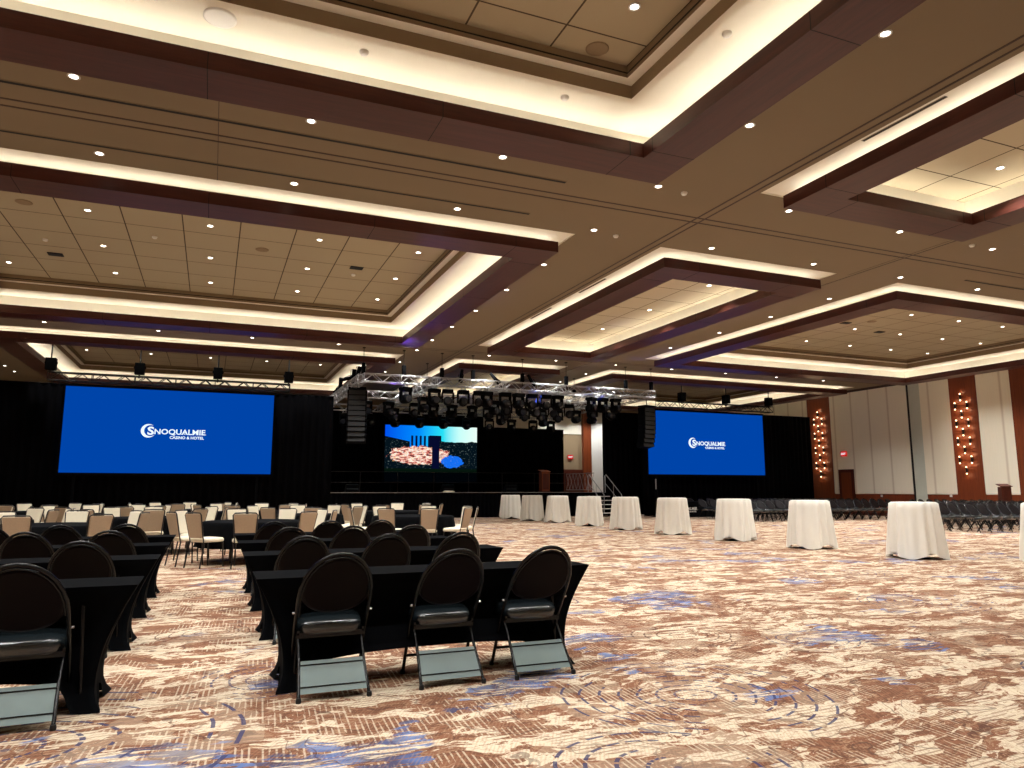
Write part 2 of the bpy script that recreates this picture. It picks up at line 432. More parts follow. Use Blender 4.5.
for y, d in ((14.75,'nearest'),(17.15,'second'),(19.55,'third'),(21.95,'farthest')):
    name_row([(x, y) for x in (19.6,22.03,24.4,26.75,29.0)], 'in the %s panel row, big right coffer' % d, 'downlights of the big right coffer', 440, 7.299)
for y in (7.01, 4.6, 2.2):
    name_row([(x, y) for x in (-5.3,-2.8,-.35,2.09,4.556)], 'in the overhead coffer', 'downlights of the overhead coffer', TP, 7.299)
for y, d in ((30.3,'nearest'),(32.8,'second'),(35.2,'third')):
    name_row([(x, y) for x in tx], 'in the %s panel row, far left coffer' % d, 'downlights of the far left coffer', 200, 7.299)
name_row([(12.68,7.89),(10.3,7.89),(12.68,5.2),(10.3,5.2)], 'in the narrow coffer at top right', 'downlights of the narrow coffers', TP, 6.999)
name_row([(12.6,16.0),(12.6,19.0),(12.6,22.0)], 'in the narrow middle coffer', 'downlights of the narrow coffers', TP, 6.999)
name_row([(x, 41.6) for x in (20.5,22.4,24.3)], 'of those added above the far door', 'downlights of the tan main ceiling', 420)  # unseen row added to brighten the far wall
# real lamps of the bays outside the picture also light the hall
for x in (18.5,22,26):
    for y in (1,4.5,8): spot(x, y, 7.5, TP)
for x in (-13,-10.5):
    for y in (2,7,12,17,22,27,32): spot(x, y, 6.6, TP)

# speakers, detectors, slots
sp = empty('ceiling_speaker', (-.215,8.63,ZW), 0, 'large round white speaker grille in the bright cove, top left', 'speaker')
MB().lathe([(.19,0),(.19,-.015),(.165,-.02)], 28).build('rim', M['white'], sp); MB().lathe([(.163,-.012),(.001,-.014)], 28).build('grille', M['grille'], sp)
freeze(sp)
tsp = empty('ceiling_speaker', cat='speaker')
MB().lathe([(.16,0),(.16,-.01),(.14,-.012)], 24).build('rim', M['step'], tsp); MB().lathe([(.14,-.008),(.001,-.01)], 24).build('grille', M['dkgrille'], tsp); freeze(tsp)
for (x, y, z, d) in ((4.55,7.95,7.299,'in the corner of the overhead panelled coffer'),(-3.97,17.22,7.299,'at the left edge of the big left coffer'),(.85,18.5,7.299,'in the middle of the big left coffer'),(21.6,18.4,7.299,'in the big right coffer')):
    place(tsp, (x,y,z), 0, 'flat round tan ceiling speaker '+d, 'tan ceiling speakers')
dt = empty('smoke_detector', cat='detector')
MB().lathe([(.06,0),(.06,-.02),(.045,-.045),(.02,-.05)], 18).build('housing', M['white'], dt); freeze(dt)
for (x, y, z, d) in ((1.51,8.65,ZW,'on the bright cove right of the big round speaker'),(4.39,8.63,ZW,'on the bright cove near the corner of the overhead coffer'),(5.59,6.55,ZW,'on the right hand bright cove of the overhead coffer'),
                     (7.69,10.36,ZM,'on the tan ceiling before the track crossing'),(7.69,12.79,ZM,'on the tan ceiling beyond the track crossing'),(15.3,10.29,ZM,'on the tan ceiling under the top right coffer'),
                     (-1.58,18.5,7.299,'in the middle of the big left coffer'),(-4.03,19.7,7.299,'at left of the big left coffer'),(3.35,19.75,7.299,'beside the dark hatch of the big left coffer')):
    place(dt, (x,y,z), 0, 'small white round smoke detector '+d, 'smoke detectors')
hz = empty('ceiling_hatch', cat='hatch')
MB().box(-.17,.17,-.12,.12,-.02,0).build('cover', M['slot'], hz); freeze(hz)
for (x, y, z, d) in ((-4.02,20.9,7.299,'at left of the big left coffer'),(3.32,19.1,7.299,'at right of the big left coffer'),(23.3,19.55,7.299,'amid the big right coffer'),(20.88,18.9,7.299,'at left of the big right coffer')):
    place(hz, (x,y,z), 0, 'small dark box set in a panel '+d, 'dark ceiling boxes')
def slot(x0, x1, y0, y1, z, label):
    e = empty('linear_air_diffuser', ((x0+x1)/2,(y0+y1)/2,z), 0, label, 'air diffuser', 'long black slot diffusers')
    a, b = (x1-x0)/2, (y1-y0)/2
    MB().box(-a,a,-b,b,-.006,.0).build('slot', M['slot'], e)
    if a > b: MB().box(-a,a,-b-.012,-b,-.008,.0).box(-a,a,b,b+.012,-.008,0).build('edge', M['ceil'], e)
    else: MB().box(-a-.012,-a,-b,b,-.008,.0).box(a,a+.012,-b,b,-.008,0).build('edge', M['ceil'], e)
slot(-7.3,5.49,10.765,10.83,ZM,'long black slot diffuser nearest to the camera, under the first beam')
slot(-7.3,5.49,12.36,12.42,ZM,'long black slot diffuser just before the big left coffer')
slot(17.76,30,12.18,12.24,ZM,'black slot diffuser just before the big right coffer')
slot(9.11,9.15,6.3,7.7,ZSTRIP,'short black slot in the bright cove at top right')
slot(9.11,9.15,15.75,17.2,ZSTRIP,'short black slot in the bright cove of the narrow middle coffer, nearer one')
slot(9.11,9.15,19.0,20.5,ZSTRIP,'short black slot in the bright cove of the narrow middle coffer, farther one')

# ------------------------------------------------------------------ walls
S('wall_back', MB().box(XL-.1,XR+.1,YB-.15,YB,0,7.8), M['cove'])
S('wall_left', MB().box(XL-.15,XL,YB,YF,0,7.8), M['fabric'])
S('wall_far', MB().box(XL-.1,XR+.1,YF,YF+.15,0,7.8), M['step'])
S('wall_right', MB().box(XR,XR+.15,YB,YF,0,7.8), M['cove'])
# far wall panels seen beside the stage
S('trim_90', MB().box(22.87,23.45,YF-.25,YF,0,ZM), M['wallwood'])
S('trim_91', MB().box(23.45,25.6,YF-.2,YF,0,ZM), M['white'])
S('trim_92', MB().box(19.0,22.87,YF-.06,YF,0,2.65), M['darkwood'])
S('trim_93', MB().box(10,22.8,YF-.05,YF,5.0,ZM), M['cove'])
# right wall cladding, along Y
def rw(name, y0, y1, z0, z1, m, t=.04): return S(name, MB().box(XR-t, XR, y0, y1, z0, z1), m)
k = 100
for (y0, y1, kind) in ((-4,15.0,'c'),(15.0,16.3,'w'),(16.3,19.1,'c'),(19.1,20.42,'w'),(20.42,21.95,'c'),(21.95,23.25,'w'),(23.25,24.82,'c'),(24.82,25.5,'g'),(25.5,30.45,'c'),(30.45,32.1,'w'),(32.1,43,'c')):
    if kind == 'c':
        rw('wall_right', y0+.01, y1-.01, 1.12, 6.62, M['fabric'], .05); rw('baseboard_%d' % k, y0, y1, 0, 1.1, M['wallwood'], .03)
    elif kind == 'w': rw('wall_right', y0, y1, 0, 6.62, M['wallwood'], .07)
    else: rw('wall_right', y0, y1-.06, 0, 6.62, M['panelgrey'], .04); rw('trim_%d' % k, y1-.07, y1, 0, 6.62, M['slot'], .09)
    k += 1
rw('trim_150', YB, YF, 6.58, ZM, M['seam'], .1)
S('baseboard_right', MB().box(XR-.09, XR, YB, YF, 0, .15), M['darkwood'])
# door under the exit sign, right wall
S('door_1', MB().box(XR-.12,XR-.04,29.05,30.05,0,2.42), M['darkwood'])
S('door_2', MB().box(XR-.14,XR-.11,29.2,29.86,0,2.25), M['wallwood'])
# door on the far wall
S('door_3', MB().box(20.9,22.8,YF-.14,YF-.05,0,2.62), M['darkwood'])

def text_mesh(body, size, bold=.0, ext=.002):
    cu = bpy.data.curves.new('lettering', 'FONT'); cu.body = body; cu.size = size; cu.offset = bold; cu.extrude = ext; cu.resolution_u = 3
    ob = bpy.data.objects.new('lettering', cu); C.objects.link(ob)
    dg = bpy.context.evaluated_depsgraph_get(); me = bpy.data.meshes.new_from_object(ob.evaluated_get(dg))
    bpy.data.objects.remove(ob); return me
def text_obj(name, body, size, m, parent, loc, rot, width=None, bold=.0):
    me = text_mesh(body, size, bold); me.materials.clear(); me.materials.append(m)
    xs_ = [v.co.x for v in me.vertices]; x0 = min(xs_); w = max(xs_)-x0
    sc = (width/w) if width else 1
    for v in me.vertices: v.co.x = (v.co.x-x0)*sc
    o = bpy.data.objects.new(name, me); C.objects.link(o); o.parent = parent; o.location = loc; o.rotation_euler = rot
    return o
def exit_sign(loc, rz, label):
    e = empty('exit_sign', loc, rz, label, 'sign')
    MB().box(-.19,.19,-.03,.03,-.14,.14).build('housing', M['exit'], e, bevel=.008)
    text_obj('lettering', 'EXIT', .15, M['screenwhite'], e, (-.15,-.034,-.055), (PI/2,0,0), .30, .004)
exit_sign((XR-.09,29.62,3.27), -PI/2, 'red exit sign above the dark door on the right wall')
exit_sign((21.96,YF-.06,3.48), 0, 'red exit sign on the tan far wall beside the stage')

# sconces on the wood panels
sc = empty('wall_sconce', cat='wall lamp')
MB().tube([(-.09,0,-.12),(-.09,0,.12)], .045, 12).build('body', M['bronze'], sc)
MB().box(-.06,0,-.02,.02,-.04,.04).build('bracket', M['bronze'], sc)
for s_ in (1,-1):
    MB().lathe([(.03,0),(.034,.012*s_),(.026,.05*s_),(.001,.062*s_)], 12, (-.09,0,.125*s_)).build('bulb', M['sconce_glow'], sc)
freeze(sc)
def sconces(yc, d, skip=0):
    rows_ = {0:[5.57,4.77,3.95,3.13,2.2], 1:[5.17,4.36,3.54,2.68], -1:[5.17,4.36,3.54,2.68]}
    for c, nm in ((1,'left'),(0,'middle'),(-1,'right')):
        zs = rows_[c]
        for i, z in enumerate(zs):
            place(sc, (XR-.07, yc+c*.29, z), 0, 'up and down sconce, %s from top, %s column, %s' % (ORD[i], nm, d), 'sconces on the '+d)
            lp = bpy.data.lights.new('sconce_lamp', 'POINT'); lp.energy = 1.3; lp.color = (1,.7,.42); lp.shadow_soft_size = .03
            for dz in (.24,-.24):
                o = bpy.data.objects.new('sconce_lamp', lp); C.objects.link(o); o.location = (XR-.2, yc+c*.29, z+dz)
sconces(22.66, 'near wood panel'); sconces(31.25, 'far wood panel by the drape')
# wall plates
for (y, z, d) in ((23.6,1.05,'left of the near sconce panel'),(19.95,1.08,'behind the tall lectern, left one'),(19.75,1.08,'behind the tall lectern, right one'),(27.4,1.02,'right of the dark door')):
    tag(MB().box(XR-.07,XR-.05,y-.06,y+.06,z-.06,z+.06).build('wall_plate', M['white']), 'small white wall plate low on the right wall '+d, 'outlet', 'white wall plates')

# ------------------------------------------------------------------ folding chair
def rot_pts(pts): return [Vector(p) for p in pts]
def tube_y(z):   # main tube line (leans back as it rises)
    return .235 - z*.50 if z < .42 else .025 - (z-.42)*.74
def make_folding(detail=True):
    r = empty('folding_chair', cat='chair')
    n = 8 if detail else 5
    hw = .235
    def fp(x, z): return (x, tube_y(z), z)
    # inverted U from the seat pivots up and over
    pts = [fp(-hw, .40), fp(-hw, .60)]; top = .915; rad = .235
    N_ = 14 if detail else 8
    for i in range(N_+1):
        a = PI - PI*i/N_; pts.append(fp(hw*math.cos(a), .63+(top-.63)*math.sin(a)))
    pts += [fp(hw, .60), fp(hw, .40)]
    fr = MB().tube(pts, .0135, n); 
    if detail:
        pi_ = [(p[0]*.93, p[1]-.006, .60+(p[2]-.60)*.93) for p in pts[1:-1]]; fr.tube(pi_, .006, 6)
    fr.build('back_frame', M['steel_black'], r)
    # padded back: rounded above, bowed below, with thickness
    bp = MB(); prof = []
    K = 28 if detail else 14
    for i in range(K):
        a = 2*PI*i/K; cx, sz = math.cos(a), math.sin(a)
        x = .222*math.copysign(abs(cx)**.9, cx)
        z = .655+(.236*sz if sz > 0 else .145*sz)
        prof.append((x, z))
    vs = []
    for (sc_, off) in ((.90,-.022),(1.0,-.010),(1.0,.010),(.88,.026)):
        for (x, z) in prof:
            zz = .655+(z-.655)*sc_; vs.append((x*sc_, tube_y(zz)+off, zz))
    fs = []
    for k_ in range(3):
        for i in range(K):
            j = (i+1) % K; fs.append((k_*K+i, k_*K+j, (k_+1)*K+j, (k_+1)*K+i))
    bp.add(vs, fs, True); bp.add(vs[:K], [tuple(range(K))]); bp.add(vs[-K:], [tuple(range(K))[::-1]])
    bp.build('backrest', M['vinyl'], r)
    # seat pad: domed cushion, rounded corners, front higher
    st = MB(); K = 32 if detail else 12; vs = []
    def sp_(sc_, dz):
        for i in range(K):
            a = 2*PI*i/K; cx, sy = math.cos(a), math.sin(a)
            x = .215*math.copysign(abs(cx)**.45, cx)*sc_; y = .20*math.copysign(abs(sy)**.45, sy)*sc_
            vs.append((x, .165+y, .415+(y+.2)*.15+dz))
    for sc_, dz in ((.94,-.05),(1,-.035),(1.0,.01),(.94,.03),(.75,.042),(.3,.046)): sp_(sc_, dz)
    fs = [(k_*K+i, k_*K+(i+1)%K, (k_+1)*K+(i+1)%K, (k_+1)*K+i) for k_ in range(5) for i in range(K)]
    st.add(vs, fs, True); st.add(vs[:K], [tuple(range(K))]); st.add(vs[-K:], [tuple(range(K))[::-1]])
    st.build('seat', M['seatv'], r)
    if detail: 
        sf = MB().box(-.222,.222,-.01,.01,.345,.385).box(-.222,-.205,-.01,.37,.365,.40).box(.205,.222,-.01,.37,.365,.40).box(-.222,.222,.355,.37,.38,.41); sf.build('seat_frame', M['steel_black'], r, bevel=.004)
    for s_ in (-1,1):
        l = MB().tube([fp(s_*hw,.40), fp(s_*hw,.20), fp(s_*hw,.012)], .0125, n).build('leg', M['steel_black'], r)
        if detail: MB().lathe([(.017,0),(.019,.012),(.016,.03)], 10, fp(s_*hw,0)).build('foot_cap', M['rubber'], l)
        l = MB().tube([(s_*.205,.06,.375),(s_*.21,-.09,.19),(s_*.222,-.235,.012)], .0115, n).build('leg', M['steel_black'], r)
        if detail: MB().lathe([(.016,0),(.018,.012),(.015,.03)], 10, (s_*.222,-.235,0)).build('foot_cap', M['rubber'], l)
    if detail:
        # wide plate between the rear legs
        def lp(z): t = (z-.012)/(.385-.012); return -.235+t*(.295)
        pl = MB(); z0, z1 = .045, .215
        pl.add([(-.212,lp(z0)-.004,z0),(.212,lp(z0)-.004,z0),(.205,lp(z1)-.004,z1),(-.205,lp(z1)-.004,z1),(-.212,lp(z0)+.004,z0),(.212,lp(z0)+.004,z0),(.205,lp(z1)+.004,z1),(-.205,lp(z1)+.004,z1)],
               [(0,1,2,3),(7,6,5,4),(0,4,5,1),(1,5,6,2),(2,6,7,3),(3,7,4,0)])
        o = pl.build('rear_plate', M['plate'], r)
        for z in (.08,.195): MB().tube([(-.212,lp(z)-.007,z),(.212,lp(z)-.007,z)], .0045, 6).build('ridge', M['steel_black'], o)
        MB().tube([(-hw,tube_y(.14),.14),(hw,tube_y(.14),.14)], .010, 8).build('stretcher', M['steel_black'], r)
        for s_ in (-1,1): MB().tube([(s_*.232,tube_y(.52)-.0,.52),(s_*.262,tube_y(.52),.52)], .009, 8).build('hinge_bolt', M['chrome'], r)
    freeze(r); return r
fold = make_folding(True)
def cover(x0, x1, y0, name='table_cover'):
    """stretch cover: flat top, waisted sides, pulled out to the feet, hem arched between them"""
    D = .50; w = x1-x0
    m = MB(); NX, NZ = 60, 14
    # perimeter walk
    per = []
    def seg(a, b, n):
        for i in range(n): t = i/n; per.append((a[0]+(b[0]-a[0])*t, a[1]+(b[1]-a[1])*t))
    seg((0,0),(w,0),NX); seg((w,0),(w,D),20); seg((w,D),(0,D),NX); seg((0,D),(0,0),20)
    P_ = len(per); vs = []
    for k_ in range(NZ+1):
        t = k_/NZ
        for i, (x, y) in enumerate(per):
            # distance to the nearest corner along the side
            long_ = (y == 0 or y == D) and not (0 < y < D)
            u = x/w if long_ else y/D
            e = abs(2*u-1)          # 1 at corner, 0 mid side
            lo, hi = (.80,.88) if long_ else (.15,.45)
            q_ = min(1, max(0, (e-lo)/(hi-lo))); q_ = q_*q_*(3-2*q_)
            hem = (.13+.09*(1-e**3) if long_ else .11)*(1-q_)
            z = .737-(.737-hem)*t
            inx = .20*math.sin(min(1, t*1.25)*PI*.5); iny = .06*math.sin(t*PI*.9)
            if long_: iny += .17*math.sin(PI*min(1, max(0, t-.1)/.85))*(1-e**6)
            foot = max(0, t-.82)/.18
            inx -= .05*foot**2*e; iny -= .05*foot*e**4
            cx, cy = x, y
            cx = x+(inx if x < w/2 else -inx)*abs(2*x/w-1)**.6; cy = y+(iny*(1.0 if y < D/2 else -1.0))*abs(2*y/D-1)
            vs.append((cx, cy, max(.004, z)))
    fs = [(k_*P_+i, k_*P_+(i+1)%P_, (k_+1)*P_+(i+1)%P_, (k_+1)*P_+i) for k_ in range(NZ) for i in range(P_)]
    m.add(vs, fs, True); m.add(vs[:P_], [tuple(range(P_))[::-1]])
    return m.build(name, M['black_cloth'], loc=(x0,y0,0))
rowY = [5.17, 7.0, 8.66, 10.18]
RN = ['nearest','second','third','farthest']
for bi, (x0, x1, side) in enumerate(((.31,2.80,'right'),(-2.87,-.39,'left'))):
    for ri, y in enumerate(rowY):
        t = empty('classroom_table', ((x0+x1)/2, y+.25, 0), 0, 'narrow rectangular table under a black stretch cover, %s row of the %s hand block' % (RN[ri], side), 'table', 'covered classroom tables')
        hw, hd = (x1-x0)/2, .25
        MB().box(-hw+.03,hw-.03,-hd+.03,hd-.03,.712,.731).build('tabletop', M['darkwood'], t)
        for sx in (-1,1):
            for sy in (-1,1): MB().tube([(sx*(hw-.30),sy*.16,.708),(sx*(hw-.27),sy*.19,.012)], .014, 8).build('leg', M['steel_black'], t)
        c = cover(x0, x1, y)
        tag(c, 'fitted black stretch cover with flared feet on the %s table of the %s hand block' % (RN[ri], side), 'table cover', 'black stretch table covers')
chairs = [  # x, y of chair centre, turn in degrees, label
 (.80,5.13,0,'nearest row, left of three in the right block'),(1.595,5.14,0,'nearest row, middle of three in the right block'),(2.285,5.13,0,'nearest row, right of three in the right block'),
 (.80,7.0,0,'second row, left of three in the right block'),(1.55,7.02,0,'second row, middle of three in the right block'),(2.24,7.0,0,'second row, right of three in the right block'),
 (.82,8.62,0,'third row, left of three in the right block'),(1.5,8.62,0,'third row, middle of three in the right block'),(2.2,8.62,0,'third row, right of three in the right block'),
 (.77,10.12,0,'farthest row, left of three in the right block'),(1.47,10.12,0,'farthest row, middle of three in the right block'),(2.15,10.12,0,'farthest row, right of three in the right block'),
 (-.965,5.12,1,'nearest row at the left picture edge'),
 (-.93,7.0,0,'second row of the left block, right one'),(-1.70,7.0,0,'second row of the left block, cut by the picture edge'),
 (-.91,8.6,0,'third row of the left block, right one'),(-1.62,8.6,0,'third row of the left block, second from the aisle'),
 (-.90,10.1,0,'farthest row of the left block, right one'),(-1.58,10.1,0,'farthest row of the left block, second from the aisle'),(-2.28,10.1,0,'farthest row of the left block, at the picture edge')]
for (x, y, a, l) in chairs:
    place(fold, (x,y,0), math.radians(a), 'black padded folding chair, '+l, 'folding chairs at the classroom tables')

# ------------------------------------------------------------------ banquet rounds
def make_banquet():
    r = empty('banquet_chair', cat='chair')
    def by(z): return -.20-(z-.45)*.22
    # tapered back, two faces
    b = MB(); z0, z1 = .50, .915
    w0, w1 = .158, .188
    def q(y_off, inset=.0): return [(-w0+inset,by(z0)+y_off,z0+inset),(w0-inset,by(z0)+y_off,z0+inset),(w1-inset,by(z1)+y_off,z1-inset),(-w1+inset,by(z1)+y_off,z1-inset)]
    f, k_ = q(.022,.008), q(-.022,.008); m_ = q(0)
    b.cur = 1; b.add(f+m_, [(0,1,2,3),(0,4,5,1),(1,5,6,2),(2,6,7,3),(3,7,4,0)])
    b.cur = 0; b.add(k_+m_, [(3,2,1,0),(0,1,5,4),(1,2,6,5),(2,3,7,6),(3,0,4,7)])
    b.build('backrest', [M['beige'], M['cream']], r)
    MB().tube([(-w0-.01,by(.42),.42),(-w0-.012,by(z0),z0),(-w1-.012,by(z1)-.0,z1-.02),(-w1+.02,by(z1+.012),z1+.014),(0,by(z1+.02),z1+.02),(w1-.02,by(z1+.012),z1+.014),(w1+.012,by(z1),z1-.02),(w0+.012,by(z0),z0),(w0+.01,by(.42),.42)], .011, 6).build('back_frame', M['bronze'], r)
    s = MB(); K = 20; vs = []
    for sc_, dz in ((.95,.43),(1,.445),(1,.475),(.93,.495),(.6,.505)):
        for i in range(K):
            a = 2*PI*i/K; cx, sy = math.cos(a), math.sin(a)
            vs.append((.22*math.copysign(abs(cx)**.4,cx)*sc_, .02+.215*math.copysign(abs(sy)**.4,sy)*sc_, dz))
    s.add(vs, [(a*K+i, a*K+(i+1)%K, (a+1)*K+(i+1)%K, (a+1)*K+i) for a in range(4) for i in range(K)], True); s.add(vs[:K], [tuple(range(K))]); s.add(vs[-K:], [tuple(range(K))[::-1]])
    s.build('seat', M['cream'], r)
    for sx in (-1,1):
        MB().tube([(sx*.185,.19,.43),(sx*.195,.215,.0)], .0125, 6).build('leg', M['bronze'], r)
        MB().tube([(sx*.185,by(.42),.43),(sx*.195,-.27,.0)], .0125, 6).build('leg', M['bronze'], r)
    freeze(r); return r
bq = make_banquet()
def round_cloth(R, drop, name, m, nf=18, seed=0, z=.74):
    rnd = random.Random(seed); mb = MB(); K = 96; vs = []; levels = [0,.03,.2,.45,.7,1.0]
    vs += [(R*.98*math.cos(2*PI*i/K), R*.98*math.sin(2*PI*i/K), z) for i in range(K)]
    ph = rnd.random()*6
    for t in levels[1:]:
        for i in range(K):
            a = 2*PI*i/K; amp = .05*t*(1+.3*math.sin(3*a+ph)); rr = R+.02+.05*t+amp*math.cos(nf*a+ph)
            vs.append((rr*math.cos(a), rr*math.sin(a), z-.006-drop*t))
    n = len(levels)
    mb.add(vs, [(k_*K+i, k_*K+(i+1)%K, (k_+1)*K+(i+1)%K, (k_+1)*K+i) for k_ in range(n-1) for i in range(K)], True); mb.add(vs[:K], [tuple(range(K))[::-1]])
    return mb.build(name, m)
rt = empty('round_table', cat='table')
MB().lathe([(.88,.71),(.9,.715),(.9,.727),(.88,.732)], 32).build('tabletop', M['darkwood'], rt)
for a in (45,135,225,315):
    c_, s_ = math.cos(math.radians(a)), math.sin(math.radians(a)); MB().tube([(c_*.5,s_*.5,.71),(c_*.55,s_*.55,0)], .015, 6).build('leg', M['bronze'], rt)
freeze(rt)
rc = round_cloth(.90, .45, 'tablecloth', M['black_cloth']); tag(rc, cat='tablecloth')
tables = [(.78,14.75,'aisle end of the nearest row of rounds'),(-2.5,14.5,'nearest row of rounds, second from the aisle'),(-5.75,14.5,'nearest row of rounds, at the left picture edge'),
 (4.3,16.3,'at the right end near the open floor'),(-1.1,17.6,'second row of rounds, left of aisle'),(2.1,18.2,'second row of rounds, right of aisle'),(-4.2,17.3,'second row of rounds, at left'),
 (-2.4,20.5,'third row of rounds, left middle'),(1.0,21.4,'third row of rounds, middle'),(4.7,20.3,'third row of rounds, right end'),(-5.7,20.0,'third row of rounds, at the left picture edge'),(-.7,23.9,'farthest row of rounds, middle'),(-4.3,23.5,'farthest row of rounds, left')]
rr_ = random.Random(5)
DIR = ['right side','far right side','far side','far left side','left side','near left side','near side','near right side']
spec = {0:[(228,-8),(201,6),(262,0),(305,0),(340,0),(20,0),(60,0),(100,0),(150,0)], 3:[(268,0),(232,0),(305,10),(340,0),(15,0),(60,0),(110,0),(180,0)]}
for ti, (x, y, d) in enumerate(tables):
    place(rt, (x,y,0), 0, 'round banquet table, '+d, 'round banquet tables')
    c_ = rc if ti == 0 else copy_tree(rc); c_.location = (x,y,0); c_.rotation_euler.z = ti*.7
    tag(c_, 'round black tablecloth on the table '+d, 'tablecloth', 'round black tablecloths')
    off = rr_.random()*45
    angs = spec.get(ti) or [(off+k_*45+rr_.uniform(-6,6), rr_.uniform(-9,9)) for k_ in range(8)]
    for k_, (a, j) in enumerate(angs):
        ar = math.radians(a); R = 1.16+rr_.uniform(-.03,.07)
        px, py = x+R*math.cos(ar), y+R*math.sin(ar)
        if not in_frame((px,py,.9), 8): continue
        dn = DIR[int(((a % 360)+22.5)//45) % 8]
        place(bq, (px,py,0), ar+PI/2+math.radians(j), 'tan backed banquet chair, %s, %s' % (dn, d), 'banquet chairs around the rounds')

# ------------------------------------------------------------------ cocktail tables
def cocktail_cloth(rot):
    R, Zt = .405, 1.085; mb = MB(); K = 200; vs = []; nf = 16
    vs += [(R*.97*math.cos(2*PI*i/K), R*.97*math.sin(2*PI*i/K), Zt) for i in range(K)]
    lev = [0,.02,.12,.3,.5,.7,.85,1.0]
    for t in lev[1:]:
        for i in range(K):
            a = 2*PI*i/K
            sq = abs(math.cos(2*(a-rot)))**1.2       # 1 at the four cloth corners
            hem = .012+.12*(1-sq)
            zz = Zt-.008-(Zt-hem)*t
            amp = (.013+.030*t)*(1+.35*math.sin(2*a+1.3)+.25*math.sin(5*a))
            flare = .014+.055*t+.03*t*sq
            rr2 = R+flare+amp*math.cos(nf*a+1.7*math.sin(2*a))
            vs.append((rr2*math.cos(a), rr2*math.sin(a), max(.006, zz)))
    n = len(lev)
    mb.add(vs, [(k_*K+i, k_*K+(i+1)%K, (k_+1)*K+(i+1)%K, (k_+1)*K+i) for k_ in range(n-1) for i in range(K)], True); mb.add(vs[:K], [tuple(range(K))[::-1]])
    return mb.build('tablecloth', M['ivory'])
ct = empty('cocktail_table', cat='table')
MB().lathe([(.385,1.045),(.40,1.05),(.40,1.065),(.385,1.072)], 28).build('tabletop', M['darkwood'], ct)
MB().tube([(0,0,.06),(0,0,1.045)], .04, 12).build('pole', M['steel_black'], ct)
MB().lathe([(.27,0),(.27,.015),(.10,.04),(.05,.07)], 24).build('base', M['steel_black'], ct)
freeze(ct)
protos = [cocktail_cloth(PI*.18), cocktail_cloth(PI*.05), cocktail_cloth(-PI*.02)]
cps = [(12.9,31.35),(12.95,29.0),(13.25,27.1),(13.0,23.95),(12.95,21.3),(12.95,18.6),(12.9,15.72),(12.8,12.97),(12.86,10.32),(14.45,8.75)]
cdesc = ['farthest of the row, next to the stage','second from the stage','third from the stage','fourth from the stage, before the stage steps','fifth from the stage','sixth from the stage','seventh from the stage, middle right','eighth from the stage','large in front of the stacked chairs','cut off by the right picture edge']
done_p = set()
for i, (x, y) in enumerate(cps):
    place(ct, (x,y,0), 0, 'tall round cocktail table, '+cdesc[i], 'cocktail tables in a line')
    pi_ = i % 3; c_ = protos[pi_] if pi_ not in done_p else copy_tree(protos[pi_]); done_p.add(pi_)
    c_.location = (x,y,0); c_.rotation_euler.z = -i*.13
    tag(c_, 'ivory pleated cloth on the cocktail table '+cdesc[i], 'tablecloth', 'ivory cocktail tablecloths')

# ------------------------------------------------------------------ rows of folding chairs at right
far_fold = make_folding(False); far_fold.name = 'folding_chair'
def chair_row(y, xa, xb, d, extra=0):
    n = 0; x = xa; i = 0
    while x < xb:
        if in_frame((x,y,.7), 6):
            place(far_fold, (x, y, 0), PI+math.radians(random.uniform(-4,4)), 'black folding chair, %s from the left in %s' % (ORD[min(i,23)], d), 'black folding chairs stored in rows along the right wall')
            i += 1
        x += .50
NW = ['first','second','third','fourth','fifth','sixth','seventh','eighth','ninth']
for k_, y in enumerate((24.2,25.15,26.1,27.05,28.0)):
    chair_row(y, 20.9+.1*k_, 29.4, 'the %s row of the far right block' % NW[k_])
for k_, y in enumerate((15.6,16.55,17.5,18.45,19.4,20.35,21.3,22.25)):
    chair_row(y, y*1.262+(2.55 if k_ == 0 else .8 if k_ == 1 else 0), min(30.2, y*1.62), 'the %s row of the near right block' % NW[k_])

# tall lectern near the right wall, lectern on the stage
def lectern(loc, rz, label, h, w, m, m2):
    e = empty('lectern', loc, rz, label, 'lectern')
    MB().box(-w/2,w/2,-.18,.18,.06,h-.12).build('body', m, e, bevel=.01)
    MB().box(-w/2-.03,w/2+.03,-.21,.21,0,.06).build('base', m2, e, bevel=.01)
    MB().box(-w/2+.05,w/2-.05,-.187,-.18,.14,h-.2).build('front_panel', m2, e)
    MB().obox((0,0,h-.06), (w+.08,.46,.035), (.22,0,0)).build('top', m, e, bevel=.008)
lectern((29.9,19.75,0), -.6, 'tall narrow dark wood lectern by the right wall behind the chairs', 1.56, .36, M['darkwood'], M['darkwood'])

